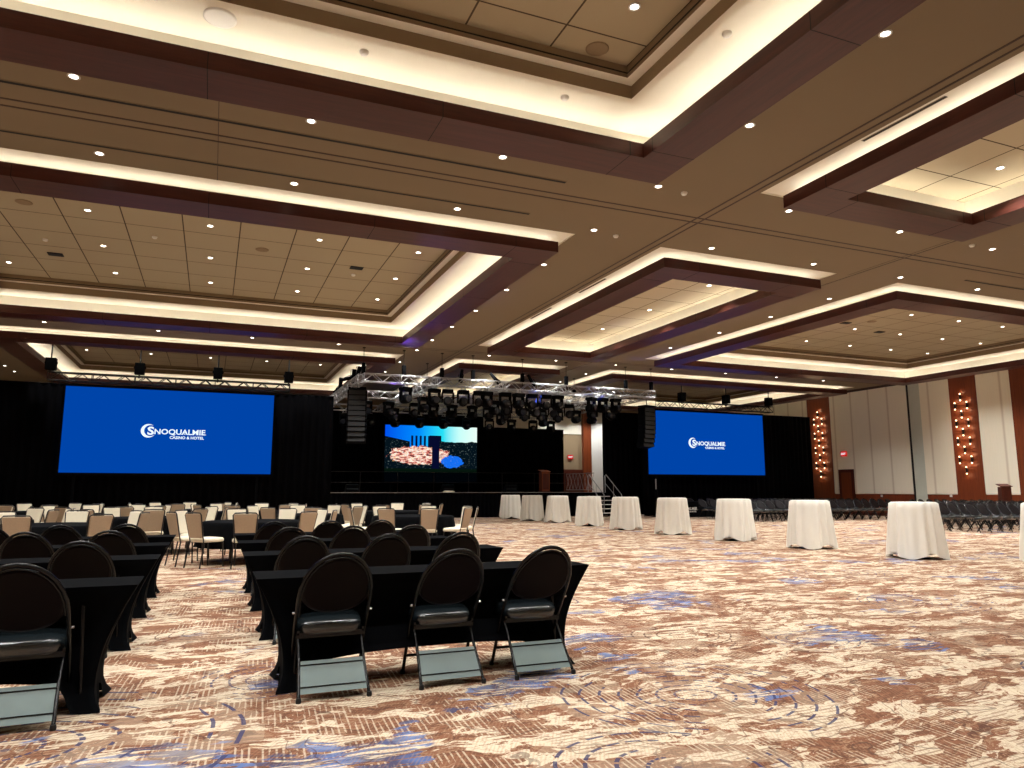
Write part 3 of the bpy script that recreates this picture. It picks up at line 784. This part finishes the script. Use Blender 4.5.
# ------------------------------------------------------------------ black drapes
def drape(name, x0, x1, y, z0, z1, label, amp=.06, pitch=.32):
    mb = MB(); n = int((x1-x0)/.06); vs = []
    for k_, z in enumerate((z0, (z0+z1)/2, z1)):
        for i in range(n+1):
            x = x0+(x1-x0)*i/n
            vs.append((x, y+(amp*(1.2-.3*k_))*math.sin(2*PI*x/pitch+.6*math.sin(x*1.7))+.02*math.sin(x*3.1), z))
    mb.add(vs, [(k_*(n+1)+i, k_*(n+1)+i+1, (k_+1)*(n+1)+i+1, (k_+1)*(n+1)+i) for k_ in range(2) for i in range(n)], True)
    e = empty(name, ((x0+x1)/2,y,0), 0, label, 'curtain')
    o = mb.build('cloth', M['drape'], e, solid=.01); o.location = (-(x0+x1)/2,-y,0)
    p = MB().tube([(x0,y,z1),(x1,y,z1)], .025, 8)
    nn = max(1, int((x1-x0)/3))
    o = p.build('crossbar', M['fixture'], e); o.location = (-(x0+x1)/2,-y,0)
    for i in range(nn+1):
        x = x0+.03+(x1-x0-.06)*i/nn; q = MB().tube([(x,y+.1,0 if z0 < 1 else z0),(x,y+.1,z1)], .025, 6).build('upright', M['fixture'], e); q.location = (-(x0+x1)/2,-y,0)
    return e
drape('pipe_and_drape', -16.5, 4.66, 31.35, .02, 5.28, 'wall of black drape behind the left blue screen')
drape('pipe_and_drape', 20.2, 31.35, 31.35, .02, 5.40, 'wall of black drape behind the right blue screen')
drape('pipe_and_drape', 18.98, 22.4, 33.3, .02, 5.40, 'narrow black drape between the stage steps and the right blue screen')
drape('pipe_and_drape', 4.8, 14.2, 38.6, 1.2, 5.6, 'tall black backdrop drape around the video wall at the back of the stage')
drape('pipe_and_drape', 14.2, 19.3, 38.6, 1.2, 4.85, 'lower black backdrop drape right of the video wall')
# black legs closing the sides of the stage
def leg_drape(x, y0, y1, z1, label):
    e = empty('side_drape', (x,(y0+y1)/2,0), 0, label, 'curtain')
    mb = MB(); n = 80; vs = []
    for z in (1.2, z1):
        for i in range(n+1):
            y = y0+(y1-y0)*i/n; vs.append((.06*math.sin(2*PI*y/.35), y-(y0+y1)/2, z))
    mb.add(vs, [(i,i+1,n+2+i,n+1+i) for i in range(n)], True); mb.build('cloth', M['drape'], e, solid=.01)
leg_drape(4.75, 33.1, 38.4, 5.0, 'black side drape closing the left end of the stage')

# ------------------------------------------------------------------ screens with logo
def crescent(mb, cx, cz, R, y, m=0):
    # outer circle minus a shifted inner circle, opening to the right
    n = 28; a0, a1 = math.radians(52), math.radians(325)
    outer, inner = [], []
    for i in range(n+1):
        a = a0+(a1-a0)*i/n
        outer.append((cx+R*math.cos(a), y, cz+R*math.sin(a)))
        t = math.sin(PI*i/n)
        inner.append((cx+(R-R*.42*t-.002)*math.cos(a)+R*.02*t, y, cz+(R-R*.42*t-.002)*math.sin(a)))
    mb.add(outer+inner, [(i,i+1,n+2+i,n+1+i) for i in range(n)])
def logo(parent, cx, cz, W, y, m):
    """moon crescent with S inside, the rest of the word and the small second line; W is the whole width"""
    k_ = W/850.0
    X = lambda u: cx+(u-545)*k_; Z = lambda v: cz-(v-215)*k_
    mb = MB(); crescent(mb, X(218), Z(210), 96*k_, y); mb.build('logo_crescent', m, parent, solid=.002)
    def word(body, u0, u1, v0, v1, nm, bold):
        me = text_mesh(body, 1.0, bold, .003); me.materials.clear(); me.materials.append(m)
        xs_ = [v.co.x for v in me.vertices]; ys_ = [v.co.y for v in me.vertices if True]
        a, b, c, d = min(xs_), max(xs_), min(ys_), max(ys_)
        if 'Q' in body: c = 0.0
        for v in me.vertices:
            v.co.x = (v.co.x-a)/(b-a)*(X(u1)-X(u0)); v.co.y = (v.co.y-c)/(d-c)*(Z(v0)-Z(v1))
        o = bpy.data.objects.new(nm, me); C.objects.link(o); o.parent = parent; o.location = (X(u0), y-.004, Z(v1)); o.rotation_euler = (PI/2,0,0)
    word('S', 206, 290, 150, 268, 'logo_lettering', .03)
    word('NOQUALMIE', 296, 960, 178, 252, 'logo_lettering', .022)
    # small feet on the letters, as in the carved lettering of the sign
    sb = MB()
    for u in (300,352,556,604,650,690,735,800,845,890,905,960): sb.box(X(u)-12*k_, X(u)+12*k_, y-.006, y-.003, Z(252), Z(246))
    sb.build('logo_serifs', m, parent)
    word('CASINO & HOTEL', 495, 945, 277, 317, 'logo_lettering', .03)
def screen(x0, x1, z0, z1, y, label, lx, lz, lw):
    e = empty('projection_screen', ((x0+x1)/2,y,0), 0, label, 'screen')
    hw = (x1-x0)/2
    MB().box(-hw,hw,-.004,.004,z0,z1).build('screen_surface', M['screenblue'], e)
    fr = MB().box(-hw-.1,hw+.1,.006,.05,z0-.1,z0).box(-hw-.1,hw+.1,.006,.05,z1,z1+.1).box(-hw-.1,-hw,.006,.05,z0,z1).box(hw,hw+.1,.006,.05,z0,z1); fr.build('frame', M['drape'], e)
    for s_ in (-1,1): MB().box(s_*(hw-.5)-.04,s_*(hw-.5)+.04,.02,.10,0,z0-.1).build('leg', M['fixture'], e)
    logo(e, lx-(x0+x1)/2, lz, lw, -.008, M['screenwhite'])
    return e
SY = 31.0
screen(-5.23, 2.19, 1.95, 5.17, SY, 'large blue projection screen with white logo, left of the stage', -1.47, 3.56, 2.32)
screen(20.25, 27.62, 2.10, 5.33, SY, 'large blue projection screen with white logo, right of the stage', 23.88, 3.72, 2.35)

# LED wall picture
def led_picture():
    s = Sh('night_resort_picture'); g = s.coord('Generated'); X, Y, Z = s.sep(g)
    P = s.mapv(g, (10,1,7))
    sky = s.ramp(X, [(0, lin((0,80,235))), (.35, lin((0,140,255))), (.62, lin((40,225,245))), (.8, lin((200,255,250))), (1, lin((235,255,245)))])
    ridge = s.math('ADD', .66, s.math('MULTIPLY', s.math('SUBTRACT', s.noise(s.mapv(g, (6,1,0)), 1, 3), .5), .12))
    slope = s.math('SUBTRACT', .80, s.math('MULTIPLY', X, .33))
    hill = s.math('MAXIMUM', s.math('MULTIPLY', slope, s.math('LESS_THAN', X, .5)), s.math('MULTIPLY', s.math('ADD', ridge, .06), s.math('GREATER_THAN', X, .58)))
    ishill = s.math('LESS_THAN', Z, hill)
    tower = s.math('MULTIPLY', s.math('MULTIPLY', s.math('GREATER_THAN', X, .47), s.math('LESS_THAN', X, .60)), s.math('LESS_THAN', Z, .83))
    wing = s.math('MULTIPLY', s.math('MULTIPLY', s.math('GREATER_THAN', X, .26), s.math('LESS_THAN', X, .48)), s.math('LESS_THAN', Z, .82))
    bars = s.math('LESS_THAN', s.math('FRACT', s.math('MULTIPLY', X, 22)), .5)
    c = s.mix(s.math('MULTIPLY', wing, bars), sky, lin((6,16,60)))
    c = s.mix(tower, c, lin((6,10,44)))
    c = s.mix(s.math('MULTIPLY', ishill, s.math('SUBTRACT', 1.0, s.math('MULTIPLY', wing, s.math('GREATER_THAN', Z, .60)))), c, lin((5,18,26)))
    dx = s.math('SUBTRACT', X, .36); dz = s.math('SUBTRACT', Z, .47)
    blob = s.math('LESS_THAN', s.math('ADD', s.math('POWER', s.math('DIVIDE', dx, .33), 2), s.math('POWER', s.math('DIVIDE', dz, .17), 2)), s.math('MULTIPLY', 1.9, s.noise(P, 1.4, 5, .8)))
    lights = s.ramp(s.noise(s.mapv(g, (16,1,34)), 1, 3, .7), [(.36, lin((10,14,24))), (.42, lin((200,70,70))), (.47, lin((255,190,160))), (.52, lin((255,250,240))), (.60, lin((255,200,110))), (.66, lin((190,40,60)))], 'CONSTANT')
    c = s.mix(s.math('MULTIPLY', blob, ishill), c, lights)
    dx = s.math('SUBTRACT', X, .72); dz = s.math('SUBTRACT', Z, .36)
    pool = s.math('LESS_THAN', s.math('ADD', s.math('POWER', s.math('DIVIDE', dx, .13), 2), s.math('POWER', s.math('DIVIDE', dz, .12), 2)), s.math('MULTIPLY', 1.7, s.noise(P, 1.6, 3, .7)))
    c = s.mix(pool, c, lin((20,110,240)))
    spark = s.math('GREATER_THAN', s.noise(s.mapv(g, (60,1,60)), 1, 1), .68)
    c = s.mix(s.math('MULTIPLY', s.math('MULTIPLY', spark, ishill), .5), c, lin((170,190,190)))
    c = s.mix(s.math('LESS_THAN', Z, .235), c, lin((6,20,12)))
    c = s.mix(s.math('LESS_THAN', Z, .16), c, lin((1,3,6)))
    s.put(s.b.inputs['Base Color'], (0,0,0,1)); s.put(s.b.inputs['Emission Color'], c); s.b.inputs['Emission Strength'].default_value = 1.0; s.b.inputs['Specular IOR Level'].default_value = 0
    return s.m
e = empty('led_wall', (11.05,38.2,0), 0, 'bright video wall at the back of the stage showing a lit resort at night', 'screen')
MB().box(-2.6,2.6,-.03,.03,1.75,4.78).build('picture', led_picture(), e)
MB().box(-2.68,2.68,.03,.12,1.67,4.86).build('frame', M['fixture'], e)
for x in (-2.2,0,2.2): MB().box(x-.05,x+.05,0,.2,1.2,1.75).build('leg', M['fixture'], e)

# ------------------------------------------------------------------ stage
st = empty('stage', (11.8,36,0), 0, 'long low black stage platform with pale front edge', 'stage')
MB().box(-7.1,7.1,-3.0,2.9,1.14,1.2).build('deck', M['fixture'], st)
MB().box(-7.1,7.1,-3.02,-3.0,1.185,1.203).build('edge_trim', M['alu'], st)
skm = MB(); n = 400; vs = []
for z in (.01, 1.15):
    for i in range(n+1): x = -7.08+14.16*i/n; vs.append((x, -2.97+.03*math.sin(x*2*PI/.22), z))
skm.add(vs, [(i,i+1,n+2+i,n+1+i) for i in range(n)], True); skm.build('skirt', M['drape'], st)
MB().box(7.05,7.08,-2.95,2.9,0,1.14).build('side_panel', M['drape'], st)
stp = empty('stage_steps', (18.4,32.95,0), 0, 'black stage steps with white nosings and two sloping handrails', 'steps')
for i in range(5):
    z = 1.0-.2*i; y = -.30*(i+1)
    t = MB().box(-.55,.55,y,y+.30,z-.05,z).build('tread', M['fixture'], stp)
    MB().box(-.55,.55,y-.012,y+.03,z-.03,z+.006).build('nosing', M['white'], t)
for s_ in (-1,1):
    MB().add([(s_*.56,0,0),(s_*.56,0,1.1),(s_*.56,-1.55,.16),(s_*.56,-1.55,0),(s_*.58,0,0),(s_*.58,0,1.1),(s_*.58,-1.55,.16),(s_*.58,-1.55,0)], [(0,1,2,3),(7,6,5,4),(0,4,5,1),(1,5,6,2),(2,6,7,3),(3,7,4,0)]).build('side_panel', M['fixture'], stp)
    h = MB().tube([(s_*.5,.1,1.2),(s_*.5,.1,2.05),(s_*.5,0,2.1),(s_*.5,-1.5,1.1),(s_*.5,-1.55,1.0),(s_*.5,-1.5,.2)], .02, 8)
    h.tube([(s_*.5,.08,1.65),(s_*.5,-1.5,.65)], .014, 6); h.tube([(s_*.5,-.75,.55),(s_*.5,-.75,1.6)], .014, 6); h.build('handrail', M['alu'], stp)
gr = empty('guard_rail', (12.0,37.6,1.2), 0, 'black pipe guard rail along the back of the stage', 'railing')
g = MB()
for z in (.5,1.05): g.tube([(-6.9,0,z),(6.9,0,z)], .022, 6)
g.build('rails', M['bronze'], gr)
for i in range(8): MB().tube([(-6.9+i*1.97,0,0),(-6.9+i*1.97,0,1.05)], .022, 6).build('post', M['bronze'], gr)
g2 = empty('guard_rail', (18.55,35.2,1.2), 0, 'grey scissor pattern railing on the right end of the stage', 'railing')
g = MB()
for z in (.12,1.0): g.tube([(0,-1.6,z),(0,1.6,z)], .02, 6)
g.build('rails', M['alu'], g2)
dgm = MB()
for i in range(8):
    a = -1.6+i*.4; dgm.tube([(0,a,.12),(0,a+.4,1.0)], .01, 5); dgm.tube([(0,a+.4,.12),(0,a,1.0)], .01, 5)
dgm.build('lattice', M['alu'], g2)
lectern((16.05,34.4,1.2), 0, 'red brown wooden lectern standing at the right of the stage', 1.15, .46, M['wallwood'], M['darkwood'])
for (x, d) in ((6.0,'left'),(10.6,'middle'),(13.9,'right')):
    w = empty('stage_monitor', (x,33.9,1.2), PI, 'black wedge floor monitor on the %s part of the stage' % d, 'speaker', 'floor monitors on the stage')
    MB().add([(-.3,-.2,0),(.3,-.2,0),(.3,.2,0),(-.3,.2,0),(-.3,-.2,.12),(.3,-.2,.12),(.3,.1,.38),(-.3,.1,.38),(.3,.2,.34),(-.3,.2,.34)], [(0,1,2,3),(0,4,5,1),(4,7,6,5),(7,9,8,6),(3,2,8,9),(0,3,9,7,4),(1,5,6,8,2)]).build('cabinet', M['fixture'], w)
    MB().add([(-.27,.0+.108,.30),(.27,.108,.30),(.27,.215,.15),(-.27,.215,.15)], [(0,1,2,3)]).build('grille', M['rubber'], w)
fc = empty('stage_floor_box', (10.45,33.15,1.205), 0, 'small pale flat box lying on the front edge of the stage', 'light')
MB().lathe([(.28,0),(.28,.04),(.2,.075),(.02,.08)], 20).build('housing', M['cream'], fc)  # plain cream flat box

# ------------------------------------------------------------------ trusses
def make_truss(L, m, s=.30, bay=.36):
    h = s/2; c = MB()
    for a in (-h,h):
        for b in (-h,h): c.tube([(0,a,b),(L,a,b)], .022, 6)
    n = max(1, round(L/bay)); d = L/n; g = MB()
    for i in range(n):
        x0, x1 = i*d, (i+1)*d
        if i % 2: x0, x1 = x1, x0
        for q in (-h,h):
            g.tube([(x0,q,-h),(x1,q,h)], .015, 4, False); g.tube([(x0,-h,q),(x1,h,q)], .013, 4, False)
    for i in range(0, n+1, 4):
        x = i*d; g.tube([(x,-h,-h),(x,h,-h),(x,h,h),(x,-h,h)], .014, 4, False, True)
    return c, g
def truss(p, rz, L, label, m, group):
    t = empty('lighting_truss', p, rz, label, 'truss', group)
    c, g = make_truss(L, m); c.build('chords', m, t); g.build('lacing', m, t); return t
TZ = 5.54
gT = 'silver trusses over the stage'
truss((5.1,27.1,TZ), 0, 12.95, 'silver box truss across the front of the stage rig', M['alu'], gT)
truss((5.25,32.0,TZ), 0, 12.6, 'silver box truss across the middle of the stage rig', M['alu'], gT)
truss((5.25,36.6,TZ-.1), 0, 12.6, 'silver box truss across the back of the stage rig, above the video wall', M['alu'], gT)
truss((11.0,29.4,TZ-.05), 0, 7.0, 'short silver cross truss between front and middle of the rig', M['alu'], gT)
for x, d in ((5.1,'left edge'),(8.0,'second from left'),(10.9,'centre left'),(13.6,'centre right'),(16.0,'second from right'),(18.05,'right edge')):
    truss((x,27.3,TZ), PI/2, 10.2, 'silver box truss running back over the stage, '+d, M['alu'], gT)
gB = 'dark trusses over the screens'
MT = mat('dark_truss_metal', (13,12,12), .5, spec=.2)
truss((-5.75,30.6,5.45), 0, 8.5, 'dark box truss hanging above the left blue screen', MT, gB)
truss((20.6,30.6,5.62), 0, 7.3, 'dark box truss hanging above the right blue screen', MT, gB)
# chain hoists
ch = empty('chain_hoist', cat='hoist')
MB().box(-.10,.10,-.09,.09,-.22,.22).lathe([(.11,-.07),(.13,0),(.11,.07)], 12, (0,0,.05), 'y').build('motor', M['fixture'], ch, bevel=.01)
MB().tube([(0,0,.2),(0,0,.88)], .016, 5).build('chain', M['rubber'], ch)
MB().box(-.07,.07,-.07,.07,.86,.91).build('hook_plate', M['fixture'], ch)
MB().tube([(0,0,-.2),(.0,0,-.36)], .02, 6).build('sling', M['rubber'], ch)
freeze(ch)
for i, x in enumerate((5.1,6.66,8.2,9.5,11.67,13.7,16.63,17.95)):
    place(ch, (x,27.1,5.9), 0, 'black chain hoist, %s from the left on the front stage truss' % ORD[i], 'chain hoists', scale=(.7,.7,.9))
for i, x in enumerate((-5.7,-2.78,0,2.7)): place(ch, (x,30.6,5.9), 0, 'black chain hoist, %s from the left above the left blue screen' % ORD[i], 'chain hoists', scale=(1.7,1.7,1))
for i, x in enumerate((22.1,24.9,27.75)): place(ch, (x,30.6,6.05), 0, 'black chain hoist, %s from the left above the right blue screen' % ORD[i], 'chain hoists', scale=(1.7,1.7,1))
for i, (x, y) in enumerate(((8.3,29.6),(13.6,31.5),(16.1,31.0))): place(ch, (x,y,5.95), 0, 'black chain hoist, %s from the left deeper in the stage rig' % ORD[i], 'chain hoists', scale=(.7,.7,.85))
# small brackets hanging off each screen hoist
# moving heads
mh = empty('moving_head_light', cat='stage light')
MB().box(-.20,.20,-.16,.16,-.12,.0).build('base', M['fixture'], mh, bevel=.02)
MB().box(-.23,-.17,-.07,.07,-.46,-.10).box(.17,.23,-.07,.07,-.46,-.10).box(-.23,.23,-.07,.07,-.14,-.10).build('yoke', M['fixture'], mh, bevel=.01)
hd = MB().lathe([(.10,-.20),(.15,-.16),(.165,0),(.15,.16),(.12,.22)], 16, (0,0,-.40), 'y').build('head', M['fixture'], mh)
MB().lathe([(.115,-.205),(.001,-.215)], 16, (0,0,-.40), 'y').build('lens', M['lens'], hd)
MB().box(-.08,-.05,-.03,.03,0,.14).box(.05,.08,-.03,.03,0,.14).box(-.1,.1,-.03,.03,0,.03).build('clamp', M['alu'], mh)
freeze(mh)
def heads(pts, d):
    for i, (x, y, z) in enumerate(pts):
        o = place(mh, (x,y,z), random.uniform(-.5,.5), 'black moving head stage light, %s from the left %s' % (ORD[i], d), 'moving head lights', scale=(1.1,1.1,1.15))
zt = TZ-.29
heads([(x,27.1,zt) for x in (6.75,7.9,8.45,9.1,9.75,10.1,10.9,11.5,12.1,12.75,13.3,14.9,15.45,16.1)], 'under the front stage truss')
heads([(x,29.4,zt-.05) for x in (8.1,11.3,11.9,12.6,13.3,14.2,15.0,16.2,17.2)], 'under the short cross truss')
heads([(x,32.0,zt) for x in (6.2,7.2,8.4,9.3,10.2,11.2,12.0,12.9,13.9,14.8,15.7,16.7,17.6)], 'under the middle stage truss')
heads([(x,34.4,zt) for x in (8.0,10.9,13.6,16.0)], 'under the running trusses behind the middle')
heads([(x,36.6,zt-.1) for x in (6.0,7.3,8.6,9.9,11.2,12.5,13.8,15.1,16.4,17.5)], 'under the back stage truss')
# ellipsoidal spots
el = empty('spotlight', cat='stage light')
MB().tube([(0,0,-.30),(0,-.05,-.05),(0,-.10,.25)], [.06,.075,.09], 12).build('barrel', M['fixture'], el)
MB().tube([(-.10,0,-.05),(-.10,0,.22),(0,0,.26),(.10,0,.22),(.10,0,-.05)], .012, 5).build('yoke', M['fixture'], el); freeze(el)
for i, (x, y, z, rx) in enumerate(((5.1,28.2,5.95,.9),(5.1,29.4,5.95,0),(5.0,30.4,6.0,1.2),(5.0,32.2,6.0,0),(5.1,33.2,5.95,.7))):
    place(el, (x,y,z), 0, 'black spotlight, %s from the front above the left stage truss' % ORD[i], 'spotlights on the left truss', rot=(rx,0,.5*i))
for i, (x, y) in enumerate(((10.5,27.1),(12.1,27.1),(9.0,27.1))):
    place(el, (x,y,5.85), 0, 'black spotlight pointing up above the front truss, %s' % ('left of centre','right of centre','further left')[i], 'spotlights on the front truss', rot=(PI-.9,0,1+i))
# line arrays
def array(p, rz, label, n=9):
    e = empty('line_array_speaker', p, rz, label, 'speaker', 'hanging line arrays')
    z = 0; y = 0; a = 0
    for i in range(n):
        z -= .21*math.cos(a); y -= .21*math.sin(a)
        MB().obox((0,y,z), (.78,.42,.212), (a*1.0,0,0)).build('cabinet', M['fixture'], e, bevel=.012)
        MB().obox((0,y-.215,z+.0), (.66,.01,.17), (a,0,0)).build('grille', M['rubber'], e)
        a = -.045*max(0, i-2)
    MB().box(-.35,.35,-.25,.25,-.06,0).build('fly_bar', M['fixture'], e); MB().tube([(0,0,0),(0,0,.35)], .02, 6).build('sling', M['rubber'], e)
array((5.24,29.0,5.40), -.2, 'tall black line array hanging at the left of the stage', 10)
array((19.05,29.2,5.30), .25, 'black curved line array hanging beside the right blue screen', 9)

# branded tables before the right screen
for i, (xc, d) in enumerate(((21.2,'left one'),(23.66,'right one'))):
    t = empty('display_table', (xc,29.8,0), 0, 'rectangular table in a black cloth with white logo under the right screen, '+d, 'table', 'black logo tables')
    MB().box(-1.2,1.2,-.36,.36,.01,.76).build('cloth', M['black_cloth'], t, bevel=.02)
    logo(t, .0, .42, 1.45, -.37, M['white'])
for i, x in enumerate((21.35,22.45,23.6)):
    place(far_fold, (x,30.42,0), PI, 'black folding chair behind the logo tables, %s from the left' % ORD[i], 'folding chairs behind the logo tables')
# small black stand below the right screen
e = empty('speaker_stand', (20.35,30.6,0), 0, 'thin black stand with a small light column below the left edge of the right screen', 'stand')
MB().tube([(0,0,0),(0,0,1.9)], .02, 8).build('pole', M['fixture'], e); MB().tube([(0,-.04,1.35),(0,-.04,1.85)], .03, 8).build('column', M['alu'], e); MB().lathe([(.25,0),(.25,.02),(.03,.04)], 16).build('base', M['fixture'], e)

# ------------------------------------------------------------------ coloured stage light spilling on the beams
def aim(p, q, power, col, ang, blend=.7):
    o = spot(*p, power, ang, blend, col, .05)  # coloured spots added in the stage rig, not ceiling downlights
    o.rotation_euler = (Vector(q)-Vector(p)).to_track_quat('-Z','Y').to_euler(); return o
blue = (.05,.12,1)
aim((4.9,29.0,5.2), (-.6,24.5,ZB), 2600, blue, .26)
aim((6.5,29.0,5.0), (6.2,19.5,ZB), 1500, (.2,.08,1), .35)
aim((12.0,29.0,5.0), (13.6,17.5,ZB), 1600, blue, .40)
aim((14.0,29.0,5.0), (17.3,22.6,ZB), 1400, blue, .5)
aim((12.0,33.0,5.0), (10.0,31.0,6.9), 250, blue, .8)

# ------------------------------------------------------------------ world, camera, view
w = bpy.data.worlds.new('world'); bpy.context.scene.world = w; w.use_nodes = True
w.node_tree.nodes['Background'].inputs[0].default_value = (0.02,.02,.02,1); w.node_tree.nodes['Background'].inputs[1].default_value = .1
cam = bpy.data.cameras.new('camera'); co = bpy.data.objects.new('camera', cam); C.objects.link(co)
co.location = (0,0,CAM_H); cam.sensor_fit = 'HORIZONTAL'; cam.sensor_width = 36; cam.lens = 36*F_PX/1024; cam.clip_end = 200
co.rotation_euler = (PI/2+PITCH, 0, -YAW)
sc_ = bpy.context.scene; sc_.camera = co
sc_.view_settings.view_transform = 'Standard'; sc_.view_settings.look = 'None'; sc_.view_settings.gamma = 1; sc_.view_settings.use_curve_mapping = False
sc_.view_settings.exposure = 0.0
# parts that share a camera-independent prototype left unused are removed
for pr in (dp, sp):
    pass
